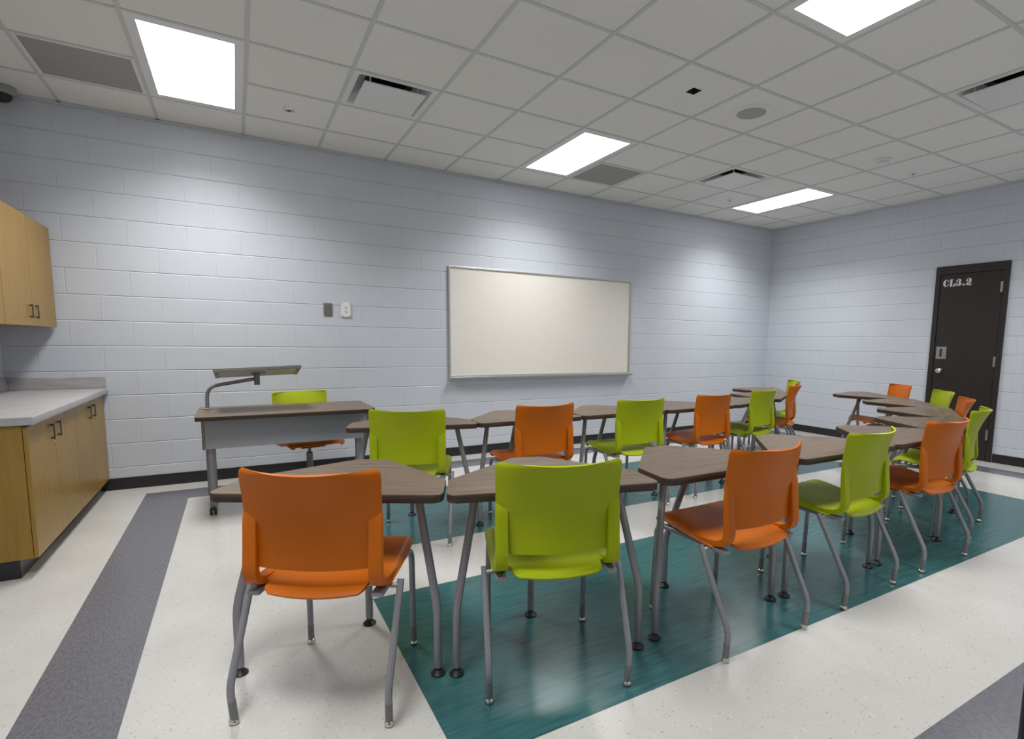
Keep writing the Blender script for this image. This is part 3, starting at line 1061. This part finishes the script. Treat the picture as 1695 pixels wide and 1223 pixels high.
def seat_bm():
    us = sorted(set([round(x, 4) for x in steps(-0.9, 0.9, 12)] + [-1, -0.98, -0.95, -0.92, 0.92, 0.95, 0.98, 1]))
    vs = [0.040, 0.047, 0.055, 0.065, 0.08, 0.098, 0.104, 0.110, 0.116, 0.13, 0.16, 0.20, 0.25, 0.30, 0.34, 0.38, 0.41, 0.43, 0.448, 0.462, 0.470, 0.476, 0.480]
    return grid_surface(seat_fn, us, vs, 0.011)
def back_bm():
    us = steps(-1, 1, 18)
    vs = [0.517, 0.525, 0.55, 0.58, 0.62, 0.655, 0.67, 0.685, 0.71, 0.74, 0.77, 0.80, 0.82, 0.835, 0.843, 0.848, 0.853, 0.857]
    return grid_surface(back_fn, us, vs, 0.009)
def upright_bm(sx):
    """thick side strut curving from the seat side up the back; swept rounded rectangle"""
    bm_ = bmesh.new()
    path = [(0.250, 0.4490, 0.007), (0.18, 0.4480, 0.011), (0.13, 0.4505, 0.0125), (0.095, 0.456, 0.0130), (0.072, 0.466, 0.0140), (0.058, 0.482, 0.0145), (0.0530, 0.504, 0.0142), (0.0545, 0.53, 0.0135),
            (0.0590, 0.58, 0.0125), (0.0625, 0.63, 0.0115), (0.0635, 0.660, 0.0105), (0.0645, 0.680, 0.0085), (0.0660, 0.694, 0.0060), (0.0675, 0.706, 0.0035)]
    hw = 0.0225
    xc = 0.2085
    rings = []
    for i, (y, z, ht) in enumerate(path):
        p0 = path[max(0, i - 1)]
        p1 = path[min(len(path) - 1, i + 1)]
        d = Vector((0, p1[0] - p0[0], p1[1] - p0[1])).normalized()
        n = Vector((0, -d.z, d.y))
        ring = []
        cr = min(0.0028, ht * 0.5)
        for cxs, cns in ((-1, -1), (1, -1), (1, 1), (-1, 1)):
            for q in range(3):
                a_ = {(-1, -1): PI, (1, -1): 1.5 * PI, (1, 1): 0, (-1, 1): 0.5 * PI}[(cxs, cns)] + q * PI / 4
                px = sx * xc + cxs * (hw - cr) + cr * math.cos(a_)
                pn = cns * (ht - cr) + cr * math.sin(a_)
                ring.append(bm_.verts.new(Vector((px, y, z)) + n * pn))
        rings.append(ring)
    for a_, b_ in zip(rings[:-1], rings[1:]):
        for k in range(12):
            bm_.faces.new((a_[k], a_[(k + 1) % 12], b_[(k + 1) % 12], b_[k]))
    bm_.faces.new(rings[0]); bm_.faces.new(rings[-1][::-1])
    return bm_

RT = 0.0122
def chair_glide(bm_, x, y):
    lathe(bm_, [(0, 0.001), (0.013, 0.001), (0.0165, 0.006), (0.0165, 0.011), (0.012, 0.018), (0.006, 0.022), (0, 0.022)], c=(x, y, 0), seg=18)

def make_chair(label, color, group, loc, rz):
    c = thing('stacking_chair', label, 'chair', loc, rz, group)
    link('seat', seat_bm(), color, c, smooth=True, angle=50)
    bk = link('backrest', back_bm(), color, c, smooth=True, angle=50)
    for sx in (-1, 1):
        link('upright', upright_bm(sx), color, bk, smooth=True, angle=32)
    for sx in (-1, 1):
        # rear leg
        bm_ = bmesh.new()
        path = fillet([(sx * 0.258, 0.0, 0.020), (sx * 0.261, -0.011, 0.130), (sx * 0.262, 0.153, 0.440)], 0.035, 6)
        tube(bm_, path, RT, 14)
        tube(bm_, [(sx * 0.258, 0.0, 0.020), (sx * 0.2598, -0.006, 0.085)], RT + 0.0006, 14, mat=1)
        tube(bm_, [(sx * 0.262, 0.143, 0.421), (sx * 0.226, 0.135, 0.4245)], 0.009, 10)
        lg = link('rear_leg', bm_, ['legmetal', 'sleeve'], c, smooth=True)
        bm_ = bmesh.new()
        chair_glide(bm_, sx * 0.258, 0.0)
        link('glide', bm_, 'chrome', lg, smooth=True)
        # front leg running back under the seat
        bm_ = bmesh.new()
        path = fillet([(sx * 0.217, 0.483, 0.020), (sx * 0.215, 0.472, 0.427), (sx * 0.205, 0.30, 0.4265), (sx * 0.205, 0.10, 0.4215)], 0.055, 7)
        tube(bm_, path, RT, 14)
        tube(bm_, [(sx * 0.217, 0.483, 0.020), (sx * 0.2167, 0.4813, 0.085)], RT + 0.0006, 14, mat=1)
        lg = link('front_leg', bm_, ['legmetal', 'sleeve'], c, smooth=True)
        bm_ = bmesh.new()
        chair_glide(bm_, sx * 0.217, 0.483)
        link('glide', bm_, 'chrome', lg, smooth=True)
    bm_ = bmesh.new()
    for sx in (-1, 1):
        box(bm_, (sx * 0.208, 0.105, 0.4255), (0.040, 0.095, 0.016), 0.003)
    tube(bm_, [(-0.205, 0.150, 0.424), (0.205, 0.150, 0.424)], 0.010, 10)
    tube(bm_, [(-0.205, 0.330, 0.427), (0.205, 0.330, 0.427)], 0.010, 10)
    link('seat_frame', bm_, 'legmetal', c, smooth=True)
    return c

FG, BG = 'chairs along the front arc of tables', 'chairs along the back arc of tables'
CHAIRS = [
    (1.243, -3.786, -30.5, 'orange', FG, 'orange plastic chair nearest the camera, at the left end of the front arc'),
    (2.047, -4.056, -18.3, 'green', FG, 'lime green plastic chair nearest the camera, right of the nearest orange chair'),
    (2.991, -4.213, 0.6, 'orange', FG, 'orange plastic chair right of the nearest lime green chair in the front arc'),
    (3.840, -4.177, 4.0, 'green', FG, 'lime green plastic chair between two orange chairs at the right of the front arc'),
    (4.650, -4.163, -0.2, 'orange', FG, 'orange plastic chair overlapping a lime green one in front of the closet door'),
    (5.514, -3.976, 15.2, 'green', FG, 'lime green plastic chair seen edge-on beside the closet door'),
    (6.277, -3.584, 28.5, 'orange', FG, 'orange plastic chair whose backrest alone shows against the closet door'),
    (6.968, -3.132, 42.0, 'green', FG, 'lime green plastic chair whose backrest shows low at the closet door edge'),
    (7.475, -2.495, 52.0, 'orange', FG, 'orange plastic chair at the far end of the front arc, against the right wall'),
    (1.949, -2.403, -25.1, 'green', BG, 'lime green plastic chair at the left end of the back arc, beside the teacher desk'),
    (2.893, -2.515, 1.0, 'orange', BG, 'orange plastic chair in front of the whiteboard, in the back arc'),
    (3.738, -2.512, 0.0, 'green', BG, 'lime green plastic chair under the right end of the whiteboard, in the back arc'),
    (4.592, -2.455, 5.0, 'orange', BG, 'orange plastic chair of the back arc just right of the whiteboard'),
    (5.401, -2.326, 11.0, 'green', BG, 'lime green plastic chair at the bend of the back arc'),
    (6.235, -2.045, 27.0, 'orange', BG, 'orange plastic chair seen edge-on near the room corner'),
    (6.896, -1.571, 47.0, 'green', BG, 'lime green plastic chair almost hidden behind the edge-on orange chair'),
]
protos = {}
for x, y, a, colr, grp, lab in CHAIRS:
    if colr not in protos:
        protos[colr] = make_chair(lab, colr, grp, (x, y, 0), R(a))
    else:
        dup(protos[colr], (x, y, 0), R(a), lab, grp)

# ------------------------------------------------------------------ teacher swivel chair
DZ_ = -0.042
tc_ = thing('swivel_chair', 'swivel chair with lime green back and orange seat behind the teacher desk', 'chair', (1.545, -0.330, 0), R(192))
se = link('seat', seat_bm(), 'orange', tc_, smooth=True, angle=50); se.location.z = DZ_ - 0.022
bk = link('backrest', back_bm(), 'green', tc_, smooth=True, angle=50); bk.location.z = DZ_
for sx in (-1, 1):
    link('upright', upright_bm(sx), 'green', bk, smooth=True, angle=32)
bm = bmesh.new()
box(bm, (0, 0.25, 0.366), (0.20, 0.24, 0.026), 0.006)
for sx in (-1, 1):
    box(bm, (sx * 0.15, 0.20, 0.370), (0.14, 0.05, 0.014), 0.004)
link('seat_plate', bm, 'black', tc_)
bm = bmesh.new()
lathe(bm, [(0, 0.075), (0.026, 0.075), (0.026, 0.295), (0.014, 0.300), (0.014, 0.358), (0, 0.358)], c=(0, 0.25, 0), seg=20)
link('gas_post', bm, 'darkmetal', tc_, smooth=True)
for k in range(5):
    a = 2 * PI * k / 5 + 0.35
    e = Vector((0.27 * math.cos(a), 0.25 + 0.27 * math.sin(a), 0.075))
    bm = bmesh.new()
    tube(bm, [(0, 0.25, 0.105), (e.x * 0.5, 0.25 + (e.y - 0.25) * 0.5, 0.098), (e.x, e.y, 0.076)], [0.020, 0.017, 0.012], 12)
    arm = link('base_arm', bm, 'darkmetal', tc_, smooth=True)
    bm = bmesh.new()
    RX = Matrix.Rotation(a, 3, 'Z') @ Matrix.Rotation(PI / 2, 3, 'X')
    for off in (-0.012, 0.012):
        cc = e + Matrix.Rotation(a, 3, 'Z') @ Vector((0, off, -0.049))
        lathe(bm, [(0, -0.008), (0.022, -0.008), (0.025, 0), (0.022, 0.008), (0, 0.008)], c=cc, seg=18, rot=RX)
    lathe(bm, [(0, -0.045), (0.006, -0.045), (0.006, 0.0), (0, 0.0)], c=e, seg=10)
    link('caster', bm, 'black', arm, smooth=True)

# ------------------------------------------------------------------ teacher desk
dk = thing('teacher_desk', 'walnut topped teacher desk with grey modesty panel, on casters', 'desk', (1.415, -0.945, 0), R(0.5))
bm = bmesh.new()
slab(bm, rounded_poly([(-0.605, -0.325), (0.545, -0.325), (0.612, -0.262), (0.612, 0.325), (-0.605, 0.325)], [0.03, 0.05, 0.03, 0.03, 0.03], 5), 0.706, 0.735, 0.0025)
link('desktop', bm, ['tabletop', 'tableedge'], dk, smooth=True)
bm = bmesh.new()
box(bm, (0.012, -0.085, 0.576), (1.155, 0.020, 0.216), 0.008)
mp_ = link('modesty_panel', bm, 'panelgrey', dk, smooth=True)
M['trimgg'] = plain('grey_green_trim', (0.20, 0.20, 0.16), 0.5)
for sx in (-1, 1):
    bm = bmesh.new()
    box(bm, (0.012 + sx * 0.580, -0.083, 0.576), (0.020, 0.034, 0.222), 0.006)
    link('end_trim', bm, 'trimgg', mp_)
for sx in (-1, 1):
    x = 0.0 + sx * 0.530
    bm = bmesh.new()
    tube(bm, [(x, 0.0, 0.105), (x, 0.0, 0.700)], 0.032, 20)
    box(bm, (x, 0.0, 0.700), (0.09, 0.30, 0.010), 0.002)
    lg = link('column', bm, 'legmetal', dk, smooth=True)
    bm = bmesh.new()
    tube(bm, fillet([(x, -0.195, 0.078), (x, -0.175, 0.090), (x, 0.175, 0.090), (x, 0.195, 0.078)], 0.02, 4), 0.020, 14)
    ft = link('foot', bm, 'legmetal', dk, smooth=True)
    for sy in (-1, 1):
        bm = bmesh.new()
        RY = Matrix.Rotation(PI / 2, 3, 'Y')
        for off in (-0.013, 0.013):
            lathe(bm, [(0, -0.009), (0.024, -0.009), (0.027, 0), (0.024, 0.009), (0, 0.009)], c=(x + off, sy * 0.180, 0.0275), seg=20, rot=RY)
        box(bm, (x, sy * 0.180, 0.046), (0.040, 0.034, 0.022), 0.006)
        lathe(bm, [(0, 0.045), (0.006, 0.045), (0.006, 0.075), (0, 0.075)], c=(x, sy * 0.180, 0), seg=10)
        link('caster', bm, 'black', ft, smooth=True)

# swing arm with tilted tray
sa = thing('tray_arm', 'grey swing arm holding a tilted tray above the teacher desk', 'tray arm', (0.872, -0.800, 0.735))
bm = bmesh.new()
lathe(bm, [(0, 0.0005), (0.030, 0.0005), (0.030, 0.008), (0.017, 0.012), (0, 0.012)], seg=20)
tube(bm, fillet([(0, 0, 0.008), (0.005, 0, 0.172), (0.325, -0.130, 0.236)], 0.075, 8), 0.0135, 14)
link('arm_tube', bm, 'legmetal', sa, smooth=True)
bm = bmesh.new()
lathe(bm, [(0, 0.190), (0.019, 0.190), (0.020, 0.196), (0.020, 0.262), (0.023, 0.264), (0.023, 0.276), (0, 0.276)], c=(0.337, -0.135, 0), seg=20)
link('pivot', bm, 'darkmetal', sa, smooth=True)
bm = bmesh.new()
th = math.atan2(0.066, 0.35)
RT_ = Matrix.Rotation(-th, 3, 'X') @ Matrix.Rotation(-0.036, 3, 'Y')
box(bm, (0, 0, 0), (0.575, 0.355, 0.014), 0.004)
box(bm, (0, -0.1725, 0.005), (0.578, 0.012, 0.026), 0.003, mat=1)
for v_ in bm.verts:
    v_.co = RT_ @ v_.co
tr = link('tray', bm, ['screen', 'darkmetal'], sa, (0.347, -0.125, 0.285))
for sx in (-1, 0, 1):
    bm = bmesh.new()
    if sx:
        box(bm, (sx * 0.272, 0.02, -0.008), (0.028, 0.30, 0.006), 0.002)
    else:
        box(bm, (0, 0, -0.010), (0.10, 0.12, 0.008), 0.002)
    for v_ in bm.verts:
        v_.co = RT_ @ v_.co
    link('under_bracket' if sx == 0 else 'edge_channel', bm, 'darkmetal', tr)
